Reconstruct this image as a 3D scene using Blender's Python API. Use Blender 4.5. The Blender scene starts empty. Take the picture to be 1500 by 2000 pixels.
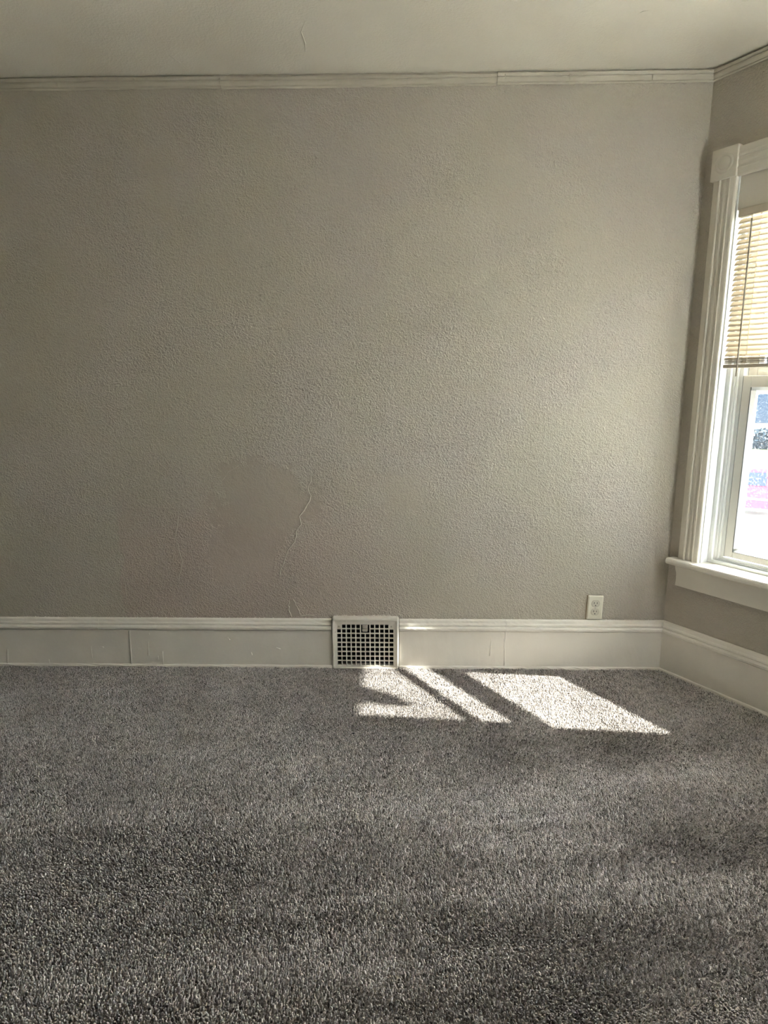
import bpy, bmesh, math, random
import numpy as np
from mathutils import Vector, Matrix

random.seed(7)
rng = np.random.default_rng(11)
scene = bpy.context.scene
COL = scene.collection

# ------------------------------------------------------------------ camera
H = 1.27                                   # eye height
F_PX, PITCH, YAW, ROLL = 1200.0, 0.198719, -0.020706, -0.002430
D = 2.656                                  # back wall distance
CX = 1.211                                 # corner of back wall and window wall
ZC = 2.457                                 # ceiling height
WA = 0.571872                              # window wall direction, from -Y towards +X

cf = Vector((math.sin(YAW)*math.cos(PITCH), math.cos(YAW)*math.cos(PITCH), -math.sin(PITCH)))
cr0 = Vector((math.cos(YAW), -math.sin(YAW), 0)); cu0 = cr0.cross(cf)
cr = cr0*math.cos(ROLL) + cu0*math.sin(ROLL)
cu = -cr0*math.sin(ROLL) + cu0*math.cos(ROLL)
cam_d = bpy.data.cameras.new('camera')
cam_d.sensor_fit = 'VERTICAL'; cam_d.sensor_height = 36.0; cam_d.sensor_width = 27.0
cam_d.lens = 36.0*F_PX/2000.0
cam_d.clip_start = 0.05; cam_d.clip_end = 300
cam = bpy.data.objects.new('camera', cam_d); COL.objects.link(cam)
m3 = Matrix((cr, cu, -cf)).transposed()
cam.matrix_world = Matrix.Translation((0, 0, H)) @ m3.to_4x4()
scene.camera = cam

# ------------------------------------------------------------------ sky, sun, exposure
SKY = 3.0
world = bpy.data.worlds.new('world'); scene.world = world
world.use_nodes = True
bg = world.node_tree.nodes['Background']
bg.inputs[0].default_value = (0.84, 0.92, 1.0, 1)
bg.inputs[1].default_value = SKY

SUN_T = 1.05                              # tan of the sun's elevation
sun_d = bpy.data.lights.new('sun', 'SUN'); sun_d.energy = 8.7; sun_d.angle = math.radians(0.6)
sun_d.color = (1.0, 0.96, 0.89)
sun = bpy.data.objects.new('sun', sun_d); COL.objects.link(sun)
sun_dir = Vector((-0.9962, 0.0872, -SUN_T)).normalized()
sun.rotation_euler = sun_dir.to_track_quat('-Z', 'Y').to_euler()
sun.location = (6, 1, 8)

vs = scene.view_settings
vs.view_transform = 'Standard'; vs.look = 'None'; vs.gamma = 1.0; vs.use_curve_mapping = False
vs.exposure = 3.55
scene.display_settings.display_device = 'sRGB'

# window wall frame: local x runs along the wall from the corner, local y points outdoors
WROT = math.atan2(-math.cos(WA), math.sin(WA))
WU = Vector((math.sin(WA), -math.cos(WA), 0)); WN = Vector((-math.cos(WA), -math.sin(WA), 0))
WC = Vector((CX, D, 0))
def W(s, off, z): return WC + WU*s + WN*off + Vector((0, 0, z))

def portal(name, loc, rot, sx, sz):
    l = bpy.data.lights.new(name, 'AREA'); l.shape = 'RECTANGLE'; l.size = sx; l.size_y = sz
    l.cycles.is_portal = True
    o = bpy.data.objects.new(name, l); COL.objects.link(o); o.location = loc; o.rotation_euler = rot
    return o

# ------------------------------------------------------------------ helpers
def ray(px, py):
    return cf + cr*((px-750)/F_PX) - cu*((py-1000)/F_PX)
def bk(px, py, y=D):                       # point of the back wall -> (x, z)
    d = ray(px, py); t = y/d.y
    return d.x*t, H + d.z*t

def lin(c):
    return tuple(((v/12.92) if v <= 0.04045 else ((v+0.055)/1.055)**2.4) for v in c)
def srgb(r, g, b): return lin((r/255, g/255, b/255)) + (1.0,)

class NT:
    def __init__(s, name):
        s.m = bpy.data.materials.new(name); s.m.use_nodes = True
        s.t = s.m.node_tree; s.t.nodes.clear()
        s.out = s.t.nodes.new('ShaderNodeOutputMaterial')
    def n(s, typ, ins=None, **kw):
        n = s.t.nodes.new('ShaderNode'+typ)
        for k, v in kw.items(): setattr(n, k, v)
        for k, v in (ins or {}).items():
            if isinstance(v, bpy.types.NodeSocket): s.t.links.new(v, n.inputs[k])
            else: n.inputs[k].default_value = v
        return n
    def l(s, a, b): s.t.links.new(a, b)
    def math(s, op, a, b=0.0, c=None):
        ins = {0: a, 1: b}
        if c is not None: ins[2] = c
        return s.n('Math', ins, operation=op).outputs[0]
    def mix(s, f, a, b):
        n = s.n('Mix', data_type='RGBA')
        for k, v in ((0, f), (6, a), (7, b)):
            if isinstance(v, bpy.types.NodeSocket): s.l(v, n.inputs[k])
            else: n.inputs[k].default_value = v
        return n.outputs[2]
    def ramp(s, v, lo, hi, a=0.0, b=1.0):
        return s.n('MapRange', {0: v, 1: lo, 2: hi, 3: a, 4: b}, interpolation_type='SMOOTHSTEP').outputs[0]

def paint(name, col, rough=0.5, bump=0.15, scale=60, var=0.06, spec=0.4, dist=0.002, streak=None):
    N = NT(name); tc = N.n('TexCoord').outputs['Object']
    nz = N.n('TexNoise', {'Vector': tc, 'Scale': scale, 'Detail': 3.0, 'Roughness': 0.6}).outputs[0]
    n2 = N.n('TexNoise', {'Vector': tc, 'Scale': 3.5, 'Detail': 3.0}).outputs[0]
    dark = tuple(c*(1-var*2.2) for c in col[:3]) + (1,); lite = tuple(min(1, c*(1+var)) for c in col[:3]) + (1,)
    c = N.mix(N.ramp(n2, 0.3, 0.7), dark, lite)
    b = N.n('Bump', {'Height': nz, 'Strength': bump, 'Distance': dist}).outputs[0]
    p = N.n('BsdfPrincipled', {'Base Color': c, 'Roughness': rough, 'Specular IOR Level': spec, 'Normal': b})
    N.l(p.outputs[0], N.out.inputs[0]); return N.m

def plain(name, col, rough=0.5, metal=0.0, var=0.1, scale=20, spec=0.5):
    N = NT(name); tc = N.n('TexCoord').outputs['Object']
    nz = N.n('TexNoise', {'Vector': tc, 'Scale': scale, 'Detail': 3.0}).outputs[0]
    c = N.mix(nz, tuple(v*(1-var) for v in col[:3])+(1,), tuple(min(1, v*(1+var)) for v in col[:3])+(1,))
    p = N.n('BsdfPrincipled', {'Base Color': c, 'Roughness': rough, 'Metallic': metal, 'Specular IOR Level': spec})
    N.l(p.outputs[0], N.out.inputs[0]); return N.m

def wall_material():
    N = NT('wall_paint'); tc = N.n('TexCoord').outputs['Object']
    sx = N.n('SeparateXYZ', {0: tc}); X, Z = sx.outputs[0], sx.outputs[2]
    wob = N.n('TexNoise', {'Vector': tc, 'Scale': 5.0, 'Detail': 6.0, 'Roughness': 0.7}).outputs[0]
    wv = N.math('MULTIPLY', N.math('SUBTRACT', wob, 0.5), 2.4)
    def blob(cx, cz, rx, rz, soft=0.10):
        dx = N.math('DIVIDE', N.math('SUBTRACT', X, cx), rx); dz = N.math('DIVIDE', N.math('SUBTRACT', Z, cz), rz)
        r = N.math('SQRT', N.math('ADD', N.math('MULTIPLY', dx, dx), N.math('MULTIPLY', dz, dz)))
        return N.ramp(N.math('ADD', r, wv), 1.0+soft, 1.0-soft)
    px = [bk(515, 985), bk(480, 1080), bk(790, 960), bk(800, 1030)]
    b1 = blob(px[0][0], px[0][1], 0.22, 0.24); b2 = blob(px[1][0], px[1][1], 0.16, 0.17)
    b3 = blob(px[2][0], px[2][1], 0.11, 0.08, 0.25)
    smooth = N.math('MAXIMUM', N.math('MAXIMUM', b1, b2), N.math('MULTIPLY', b3, 0.7))
    # roller texture
    n1 = N.n('TexNoise', {'Vector': tc, 'Scale': 135.0, 'Detail': 2.5, 'Roughness': 0.55, 'Distortion': 0.6}).outputs[0]
    n2 = N.n('TexNoise', {'Vector': tc, 'Scale': 16.0, 'Detail': 3.0}).outputs[0]
    n3 = N.n('TexNoise', {'Vector': tc, 'Scale': 2.2, 'Detail': 2.0}).outputs[0]
    amp = N.math('MULTIPLY', N.ramp(n3, 0.25, 0.7, 0.55, 1.1), N.math('SUBTRACT', 1.0, N.math('MULTIPLY', smooth, 0.8)))
    hgt = N.math('ADD', N.math('MULTIPLY', N.ramp(n1, 0.33, 0.72), amp), N.math('MULTIPLY', n2, 0.9))
    bmp = N.n('Bump', {'Height': hgt, 'Strength': 0.66, 'Distance': 0.0046}).outputs[0]
    # touched-up paint: slightly pinker and greener areas
    c = N.mix(N.ramp(n3, 0.35, 0.65), srgb(189, 182, 165), srgb(191, 183, 170))
    x0 = bk(240, 1150)[0]; z1 = bk(300, 960)[1]; x1 = bk(700, 1100)[0]
    edge = N.math('ADD', X, N.math('MULTIPLY', wv, 0.05))
    pink = N.math('MULTIPLY', N.math('MULTIPLY', N.ramp(edge, x0-0.01, x0+0.01), N.ramp(edge, x1+0.45, x1-0.3)),
                  N.ramp(N.math('ADD', Z, N.math('MULTIPLY', wv, 0.3)), z1+0.12, z1-0.25))
    c = N.mix(N.math('MULTIPLY', pink, 0.8), c, srgb(190, 175, 162))
    c = N.mix(N.math('MULTIPLY', b1, 0.35), c, srgb(176, 163, 148))
    p = N.n('BsdfPrincipled', {'Base Color': c, 'Roughness': 0.42, 'Specular IOR Level': 0.45, 'Normal': bmp})
    N.l(p.outputs[0], N.out.inputs[0]); return N.m

def ceiling_material():
    N = NT('ceiling_paint'); tc = N.n('TexCoord').outputs['Object']
    n1 = N.n('TexNoise', {'Vector': tc, 'Scale': 130.0, 'Detail': 3.0, 'Roughness': 0.6}).outputs[0]
    n2 = N.n('TexNoise', {'Vector': tc, 'Scale': 2.4, 'Detail': 3.0}).outputs[0]
    hgt = N.math('ADD', n1, N.math('MULTIPLY', n2, 1.5))
    b = N.n('Bump', {'Height': hgt, 'Strength': 0.6, 'Distance': 0.0035}).outputs[0]
    c = N.mix(N.ramp(n2, 0.35, 0.65), srgb(226, 219, 202), srgb(231, 225, 209))
    p = N.n('BsdfPrincipled', {'Base Color': c, 'Roughness': 0.7, 'Normal': b})
    N.l(p.outputs[0], N.out.inputs[0]); return N.m

def carpet_material(attr):
    N = NT('carpet_yarn' if attr else 'carpet_backing')
    if attr:
        c = N.n('Attribute', attribute_name='yarn').outputs['Color']
    else:
        tc = N.n('TexCoord').outputs['Object']
        v = N.n('TexNoise', {'Vector': tc, 'Scale': 170.0, 'Detail': 2.0}).outputs[0]
        c = N.mix(N.ramp(v, 0.35, 0.65), srgb(104, 96, 88), srgb(178, 168, 156))
    p = N.n('BsdfPrincipled', {'Base Color': c, 'Roughness': 0.85, 'Specular IOR Level': 0.15,
                               'Sheen Weight': 0.7, 'Sheen Roughness': 0.4})
    N.l(p.outputs[0], N.out.inputs[0]); return N.m

def glass_material():
    N = NT('window_glass'); tc = N.n('TexCoord').outputs['Object']
    fr = N.n('Fresnel', {0: 1.45}).outputs[0]
    gl = N.n('BsdfGlossy', {'Roughness': 0.03}); tr = N.n('BsdfTransparent', {0: (0.96, 0.98, 0.98, 1)})
    a = N.n('MixShader', {0: N.math('MULTIPLY', fr, 0.8), 1: tr.outputs[0], 2: gl.outputs[0]})
    # dust and dried water spots on the pane
    sp = N.n('TexNoise', {'Vector': tc, 'Scale': 120.0, 'Detail': 3.0, 'Roughness': 0.7}).outputs[0]
    bl = N.n('TexNoise', {'Vector': tc, 'Scale': 9.0, 'Detail': 3.0}).outputs[0]
    dirt = N.math('MULTIPLY', N.ramp(sp, 0.55, 0.75), N.ramp(bl, 0.3, 0.7, 0.03, 0.12))
    dirt = N.math('ADD', dirt, 0.003)
    df = N.n('BsdfTranslucent', {0: (0.9, 0.9, 0.9, 1)})
    s = N.n('MixShader', {0: dirt, 1: a.outputs[0], 2: df.outputs[0]})
    N.l(s.outputs[0], N.out.inputs[0]); return N.m

def slat_material():
    N = NT('blind_vinyl'); tc = N.n('TexCoord').outputs['Object']
    nz = N.n('TexNoise', {'Vector': tc, 'Scale': 6.0, 'Detail': 2.0}).outputs[0]
    c = N.mix(nz, srgb(224, 213, 194), srgb(231, 221, 203))
    p = N.n('BsdfPrincipled', {'Base Color': c, 'Roughness': 0.4})
    t = N.n('BsdfTranslucent', {0: c})
    s = N.n('MixShader', {0: 0.45, 1: p.outputs[0], 2: t.outputs[0]})
    N.l(s.outputs[0], N.out.inputs[0]); return N.m

def shade_material():  # translucent cloth that spreads daylight from the added fill window
    N = NT('fill_shade_fabric'); tc = N.n('TexCoord').outputs['Object']
    nz = N.n('TexNoise', {'Vector': tc, 'Scale': 300.0, 'Detail': 2.0}).outputs[0]
    c = N.mix(nz, srgb(229, 231, 232), srgb(238, 240, 240))
    d = N.n('BsdfDiffuse', {0: c}); t = N.n('BsdfTranslucent', {0: c})
    s = N.n('MixShader', {0: 0.7, 1: d.outputs[0], 2: t.outputs[0]})
    N.l(s.outputs[0], N.out.inputs[0]); return N.m

def siding_material(name, col, pitch=0.16):
    N = NT(name); tc = N.n('TexCoord').outputs['Object']
    w = N.n('TexWave', {'Vector': tc, 'Scale': 1/pitch/6.2832*6.2832/2, 'Distortion': 0.0}, bands_direction='Z', wave_profile='SAW').outputs[0]
    b = N.n('Bump', {'Height': w, 'Strength': 0.6, 'Distance': 0.02}).outputs[0]
    p = N.n('BsdfPrincipled', {'Base Color': col, 'Roughness': 0.7, 'Specular IOR Level': 0.1, 'Normal': b})
    N.l(p.outputs[0], N.out.inputs[0]); return N.m

M = dict(
    wall=wall_material(), ceil=ceiling_material(), yarn=carpet_material(True), back=carpet_material(False),
    trim=paint('trim_enamel', srgb(237, 231, 219), 0.38, 0.22, 45, 0.03, 0.45, 0.003),
    crown=paint('crown_enamel', srgb(200, 193, 175), 0.42, 0.35, 55, 0.04, 0.4, 0.004),
    win=paint('window_enamel', srgb(230, 224, 210), 0.35, 0.15, 50, 0.03, 0.45, 0.002),
    chip=paint('bare_plaster', srgb(182, 171, 157), 0.6, 0.06, 60, 0.04, 0.3),
    ridge=paint('wall_paint_ridge', srgb(190, 182, 167), 0.42, 0.1, 60, 0.03, 0.4),
    vinyl=paint('vinyl_frame', srgb(226, 228, 226), 0.35, 0.03, 40, 0.02, 0.4),
    sash=paint('sash_vinyl', srgb(214, 212, 204), 0.4, 0.05, 40, 0.03, 0.4),
    gasket=plain('gasket', srgb(70, 74, 76), 0.6), glass=glass_material(), slat=slat_material(),
    blindmetal=plain('blind_rail', srgb(206, 196, 176), 0.4), stack=plain('stacked_slats', srgb(196, 176, 138), 0.5),
    wand=plain('tilt_wand', srgb(150, 142, 128), 0.3), cord=plain('cord', srgb(226, 214, 190), 0.8),
    reg=paint('register_enamel', srgb(226, 219, 206), 0.42, 0.25, 70, 0.04, 0.4, 0.002),
    duct=plain('dark_duct', (0.006, 0.006, 0.006, 1), 0.7), damper=plain('damper', (0.012, 0.011, 0.010, 1), 0.6),
    lever=plain('lever', srgb(190, 182, 168), 0.45),
    plate=paint('outlet_plate', srgb(232, 227, 208), 0.35, 0.03, 30, 0.02), recep=plain('receptacle', srgb(214, 208, 188), 0.35),
    slot=plain('outlet_slot', (0.01, 0.01, 0.01, 1), 0.6), screw=plain('screw', srgb(200, 194, 178), 0.35),
    oldbox=plain('outlet_backing', srgb(150, 134, 108), 0.7),
    fleck=plain('fleck', srgb(190, 178, 160), 0.6),
    concrete=plain('concrete', srgb(214, 208, 198), 0.8, 0, 0.06, 0.6), lawn=plain('lawn', srgb(38, 42, 27), 0.9, 0, 0.2, 1.5, 0.1),
    carpaint=plain('car_paint', srgb(72, 30, 43), 0.5, 0, 0.03, 20, 0.1), carglass=plain('car_glass', srgb(20, 28, 40), 0.3, 0, 0.05, 20, 0.1),
    tyre=plain('tyre', srgb(34, 36, 40), 0.8), hub=plain('hub', srgb(170, 172, 176), 0.3, 0.6), chrome=plain('car_trim', srgb(220, 216, 214), 0.25, 0.3),
    hedge=plain('hedge_leaf', srgb(22, 32, 38), 0.8, 0, 0.35, 6, 0.1), bark=plain('bark', srgb(90, 74, 60), 0.9),
    shade=shade_material(),
    siding=siding_material('blue_siding', srgb(34, 44, 54)), htrim=plain('house_trim', srgb(150, 138, 122), 0.7, 0, 0.1, 20, 0.1),
    roof=plain('shingle', srgb(92, 88, 90), 0.9), hglass=plain('house_glass', srgb(60, 82, 110), 0.15),
    soffit=plain('soffit', srgb(205, 203, 196), 0.7), ext=siding_material('house_siding', srgb(214, 210, 200)),
)

def link_mesh(name, verts, faces, mat, parent=None, smooth=False):
    me = bpy.data.meshes.new(name); me.from_pydata([tuple(v) for v in verts], [], faces); me.update()
    bm = bmesh.new(); bm.from_mesh(me); bmesh.ops.recalc_face_normals(bm, faces=bm.faces); bm.to_mesh(me); bm.free()
    if smooth: me.shade_smooth()
    o = bpy.data.objects.new(name, me); COL.objects.link(o)
    if mat: me.materials.append(mat)
    if parent: o.parent = parent
    return o
def from_bm(name, bm, mat, parent=None, smooth=False):
    bmesh.ops.recalc_face_normals(bm, faces=bm.faces)
    me = bpy.data.meshes.new(name); bm.to_mesh(me); bm.free()
    if smooth: me.shade_smooth()
    o = bpy.data.objects.new(name, me); COL.objects.link(o)
    if mat: me.materials.append(mat)
    if parent: o.parent = parent
    return o
def box(name, lo, hi, mat, parent=None, bev=0.0, seg=2):
    bm = bmesh.new(); bmesh.ops.create_cube(bm, size=1.0)
    for v in bm.verts:
        for i in range(3): v.co[i] = lo[i] + (v.co[i]+0.5)*(hi[i]-lo[i])
    if bev > 0:
        bmesh.ops.bevel(bm, geom=list(bm.edges), offset=bev, segments=seg, affect='EDGES', profile=0.5)
    return from_bm(name, bm, mat, parent)
def prof(name, pts, a, b, fn, mat, parent=None, cuts=1, wob=0.0, closed=True):
    """sweep the profile pts from a to b; fn(t, p, q) gives the point"""
    V, Fc = [], []; n = len(pts)
    for k in range(cuts+1):
        t = a + (b-a)*k/cuts
        for (p, q) in pts:
            j = wob*(random.random()-0.5) if 0 < k < cuts else 0.0
            V.append(fn(t, p + (j if p > 0.002 else 0), q + j*0.6))
    for k in range(cuts):
        for i in range(n if closed else n-1):
            i2 = (i+1) % n
            Fc.append((k*n+i, k*n+i2, (k+1)*n+i2, (k+1)*n+i))
    Fc.append(tuple(range(n))); Fc.append(tuple(range(cuts*n, cuts*n+n)))
    return link_mesh(name, V, Fc, mat, parent)
def tube(name, pts, r, mat, parent=None, seg=6, smooth=True):
    V, Fc = [], []; pts = [Vector(p) for p in pts]
    for i, p in enumerate(pts):
        d = (pts[min(i+1, len(pts)-1)] - pts[max(i-1, 0)]).normalized()
        a = d.orthogonal().normalized(); b = d.cross(a)
        rr = r[i] if isinstance(r, (list, tuple)) else r
        for k in range(seg):
            an = 2*math.pi*k/seg; V.append(p + a*math.cos(an)*rr + b*math.sin(an)*rr)
    for i in range(len(pts)-1):
        for k in range(seg):
            k2 = (k+1) % seg; Fc.append((i*seg+k, i*seg+k2, (i+1)*seg+k2, (i+1)*seg+k))
    Fc.append(tuple(range(seg))); Fc.append(tuple(range((len(pts)-1)*seg, len(pts)*seg)))
    return link_mesh(name, V, Fc, mat, parent, smooth)
def lathe(name, pr, fn, mat, parent=None, seg=32, smooth=True):
    """pr: (radius, height); fn(x, y, h) places it"""
    V, Fc = [], []; n = len(pr)
    for (r, h) in pr:
        for k in range(seg):
            an = 2*math.pi*k/seg; V.append(fn(r*math.cos(an), r*math.sin(an), h))
    for i in range(n-1):
        for k in range(seg):
            k2 = (k+1) % seg; Fc.append((i*seg+k, i*seg+k2, (i+1)*seg+k2, (i+1)*seg+k))
    Fc.append(tuple(range((n-1)*seg, n*seg))); Fc.append(tuple(range(seg)))
    return link_mesh(name, V, Fc, mat, parent, smooth)
def empty(name, loc=(0, 0, 0), rz=0.0, parent=None):
    o = bpy.data.objects.new(name, None); COL.objects.link(o); o.location = loc; o.rotation_euler = (0, 0, rz)
    o.empty_display_size = 0.05
    if parent: o.parent = parent
    return o
def tag(o, label, cat, group=None, kind=None):
    o['label'] = label; o['category'] = cat
    if group: o['group'] = group
    if kind: o['kind'] = kind
    return o
def struct(o, label, cat): return tag(o, label, cat, kind='structure')

def wall_slab(name, x0, x1, z0, z1, y0, y1, holes, mat, parent=None):
    """a slab in local x/z with rectangular holes; y0 = room face"""
    xs = sorted({x0, x1, *[h[0] for h in holes], *[h[1] for h in holes]})
    zs = sorted({z0, z1, *[h[2] for h in holes], *[h[3] for h in holes]})
    def solid(i, k):
        if i < 0 or k < 0 or i >= len(xs)-1 or k >= len(zs)-1: return False
        xm, zm = (xs[i]+xs[i+1])/2, (zs[k]+zs[k+1])/2
        return not any(h[0] < xm < h[1] and h[2] < zm < h[3] for h in holes)
    bm = bmesh.new(); cache = {}
    def v(i, k, y):
        key = (i, k, y)
        if key not in cache: cache[key] = bm.verts.new((xs[i], y, zs[k]))
        return cache[key]
    for i in range(len(xs)-1):
        for k in range(len(zs)-1):
            if not solid(i, k): continue
            bm.faces.new([v(i, k, y0), v(i+1, k, y0), v(i+1, k+1, y0), v(i, k+1, y0)])
            bm.faces.new([v(i, k, y1), v(i, k+1, y1), v(i+1, k+1, y1), v(i+1, k, y1)])
            for di, dk, a, b in ((-1, 0, (0, 0), (0, 1)), (1, 0, (1, 0), (1, 1)), (0, -1, (0, 0), (1, 0)), (0, 1, (0, 1), (1, 1))):
                if not solid(i+di, k+dk):
                    bm.faces.new([v(i+a[0], k+a[1], y0), v(i+b[0], k+b[1], y0), v(i+b[0], k+b[1], y1), v(i+a[0], k+a[1], y1)])
    return from_bm(name, bm, mat, parent)

# ------------------------------------------------------------------ the room shell
XL, YF = -2.7, -2.6                        # left wall, wall behind the viewer
S1 = 1.10                                  # length of the window wall
PE = W(S1, 0, 0); XR = PE.x
poly = [(XL, YF), (XR, YF), (XR, PE.y), (CX, D), (XL, D)]
def slab(name, pts, z0, z1, mat):
    n = len(pts); V = [(x, y, z0) for x, y in pts] + [(x, y, z1) for x, y in pts]
    Fc = [tuple(range(n)), tuple(range(n, 2*n))] + [(i, (i+1) % n, n+(i+1) % n, n+i) for i in range(n)]
    return link_mesh(name, V, Fc, mat)
struct(slab('floor', poly, -0.12, 0.0, M['back']), 'taupe carpeted floor of the empty room', 'floor')
struct(slab('ceiling', poly, ZC, ZC+0.12, M['ceil']), 'off-white textured plaster ceiling above the empty room', 'ceiling')

RGX0, RGX1, RGZ0, RGZ1 = -0.272, -0.010, 0.018, 0.218     # register grid on the back wall
wall_back = wall_slab('wall_back', XL, CX, 0, ZC, D, D+0.16, [(RGX0, RGX1, RGZ0, RGZ1)], M['wall'])
struct(wall_back, 'greige textured plaster wall facing the viewer, patched and scuffed', 'wall')

WOX0, WOX1, WOZ0, WOZ1 = 0.139, 0.908, 0.515, 2.13       # window opening
ww = wall_slab('wall_right', 0, S1, 0, ZC, 0.0, 0.15, [(WOX0, WOX1, WOZ0, WOZ1)], M['wall'])
ww.location = WC; ww.rotation_euler = (0, 0, WROT)
struct(ww, 'greige angled bay wall around the window on the right', 'wall')
def ybox(name, x0, x1, y0, y1, label):
    return struct(box(name, (x0, y0, 0), (x1, y1, ZC), M['wall']), label, 'wall')
FW = (0.14, 0.86, 0.98, 2.04)               # added fill-light window in that wall, measured from the bay corner
ws = wall_slab('wall_far_right', 0, PE.y-YF, 0, ZC, 0.0, 0.15, [FW], M['wall'])
ws.location = (XR, PE.y, 0); ws.rotation_euler = (0, 0, -math.pi/2)
struct(ws, 'greige plaster wall running back from the bay wall past the viewer', 'wall')
ybox('wall_left', XL-0.15, XL, YF, D, 'greige plaster wall at the far left outside the view')
wf = box('wall_front', (XL, YF-0.15, 0), (XR, YF, ZC), M['wall'])
struct(wf, 'greige plaster wall behind the viewer', 'wall')

# ------------------------------------------------------------------ unseen shaded window beside the viewer, added for fill light
w2 = empty('fill_window', (XR, PE.y, 0), -math.pi/2); struct(w2, 'unseen window with a drawn translucent shade, added for fill light beside the viewer', 'window')
for nm, lo, hi in [('casing', (FW[0]-0.09, -0.02, FW[2]-0.02), (FW[0], 0, FW[3])), ('casing', (FW[1], -0.02, FW[2]-0.02), (FW[1]+0.09, 0, FW[3])),
                   ('head_casing', (FW[0]-0.09, -0.022, FW[3]), (FW[1]+0.09, 0, FW[3]+0.1)), ('stool', (FW[0]-0.12, -0.05, FW[2]-0.045), (FW[1]+0.12, 0.0, FW[2]-0.02)),
                   ('apron', (FW[0]-0.09, -0.017, FW[2]-0.14), (FW[1]+0.09, 0, FW[2]-0.045)),
                   ('stile', (FW[0], 0.10, FW[2]), (FW[0]+0.045, 0.14, FW[3])), ('stile', (FW[1]-0.045, 0.10, FW[2]), (FW[1], 0.14, FW[3])),
                   ('rail', (FW[0], 0.10, FW[3]-0.045), (FW[1], 0.14, FW[3])), ('rail', (FW[0], 0.10, FW[2]), (FW[1], 0.14, FW[2]+0.05)),
                   ('rail', (FW[0], 0.10, 1.48), (FW[1], 0.14, 1.53))]:
    box(nm, lo, hi, M['win'], w2, 0.003, 1)
sd = box('fill_shade', (FW[0]+0.002, 0.040, FW[2]+0.002), (FW[1]-0.002, 0.0415, FW[3]-0.002), M['shade'], w2)
portal('sky_portal_bay', W((WOX0+WOX1)/2, -0.2, (WOZ0+WOZ1)/2), (math.radians(90), 0, WROT), WOX1-WOX0, WOZ1-WOZ0)

# ------------------------------------------------------------------ baseboards
BB = [(0.0, 0.238), (0.004, 0.238), (0.010, 0.233), (0.012, 0.222), (0.017, 0.218), (0.0185, 0.212), (0.0145, 0.2085), (0.0145, 0.2065),
      (0.022, 0.205), (0.0255, 0.199), (0.0245, 0.191), (0.0195, 0.187), (0.0175, 0.1845), (0.0, 0.1845)]
BRD = [(0.0, 0.1845), (0.0145, 0.1845), (0.016, 0.182), (0.0155, 0.10), (0.016, 0.014), (0.0, 0.014)]
BED = [(0.0, 0.016), (0.017, 0.016), (0.0215, 0.013), (0.0235, 0.007), (0.0235, 0.0), (0.0, 0.0)]
back_fn = lambda t, p, q: (t, -p, q)
mit = math.tan((math.pi/2 - (math.pi/2+WA)/2))            # inside mitre: the walls meet at 90 degrees + WA
bb = empty('baseboard_back', (0, D, 0)); struct(bb, 'tall white painted baseboard along the far wall', 'baseboard')
xa, xb = -0.296, 0.014                                     # interrupted by the register
j1, j2 = bk(254, 1265, D-0.016)[0], bk(985.5, 1265, D-0.016)[0]
c1 = bk(192, 1214, D-0.016)[0]
for a, b in ((XL, j1-0.0008), (j1+0.0008, xa), (xb, j2-0.0008), (j2+0.0008, CX)): prof('board', BRD, a, b, back_fn, M['trim'], bb, 24, 0.0008)
for a, b in ((XL, c1-0.0008), (c1+0.0008, xa), (xb, j2+0.002), (j2+0.003, CX)): prof('cap_moulding', BB, a, b, back_fn, M['trim'], bb, 40, 0.0016)
for a, b in ((XL, xa), (xb, CX)): prof('base_bead', BED, a, b, back_fn, M['trim'], bb, 60, 0.003)
def on_base(px, py, y=D-0.016):
    x, z = bk(px, py, y); return Vector((x, -(D-y), z))
# paint drips and ridges on the board
for pts in ([(254, 1232), (255, 1264), (257, 1298)], [(985, 1246), (985.5, 1270), (985, 1298)], [(960, 1248), (958, 1265), (956, 1281)],
            [(178, 1262), (180, 1285)], [(290, 1253), (290, 1280)], [(292, 1236), (291, 1240)], [(309, 1281), (309, 1288)], [(15, 1268), (15, 1297)],
            [(96, 1288), (97, 1298)], [(197, 1264), (203, 1264)], [(318, 1272), (319, 1298)], [(445, 1245), (449, 1250)], [(540, 1265), (548, 1268)], [(491, 1274), (492, 1279)]):
    P = [on_base(*p) for p in pts]
    tube('paint_drip', P, [0.0016]+[0.0024]*(len(P)-2)+[0.003], M['trim'], bb, 6)
# rough paint line along the cap
V, Fc = [], []
def speck(V, Fc, c, r):
    b = len(V)
    for d in ((1, 0, 0), (-1, 0, 0), (0, 0, 1), (0, 0, -1), (0, -1, 0)):
        V.append((c[0]+d[0]*r*random.uniform(.6, 2.2), c[1]+d[1]*r*random.uniform(.5, 1), c[2]+d[2]*r*random.uniform(.5, 1.1)))
    for a, c2 in ((0, 2), (2, 1), (1, 3), (3, 0)): Fc.append((b+a, b+c2, b+4))
for k in range(230):
    x = random.uniform(-1.95, CX-0.05)
    if xa-0.01 < x < xb+0.01: continue
    if x > xb and random.random() < 0.5: continue
    speck(V, Fc, (x, -0.002, 0.2385+random.uniform(-0.001, 0.002)), random.uniform(0.0015, 0.0032))
pl = link_mesh('paint_edge', V, Fc, M['trim'], bb); pl['kind'] = 'stuff'

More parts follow.
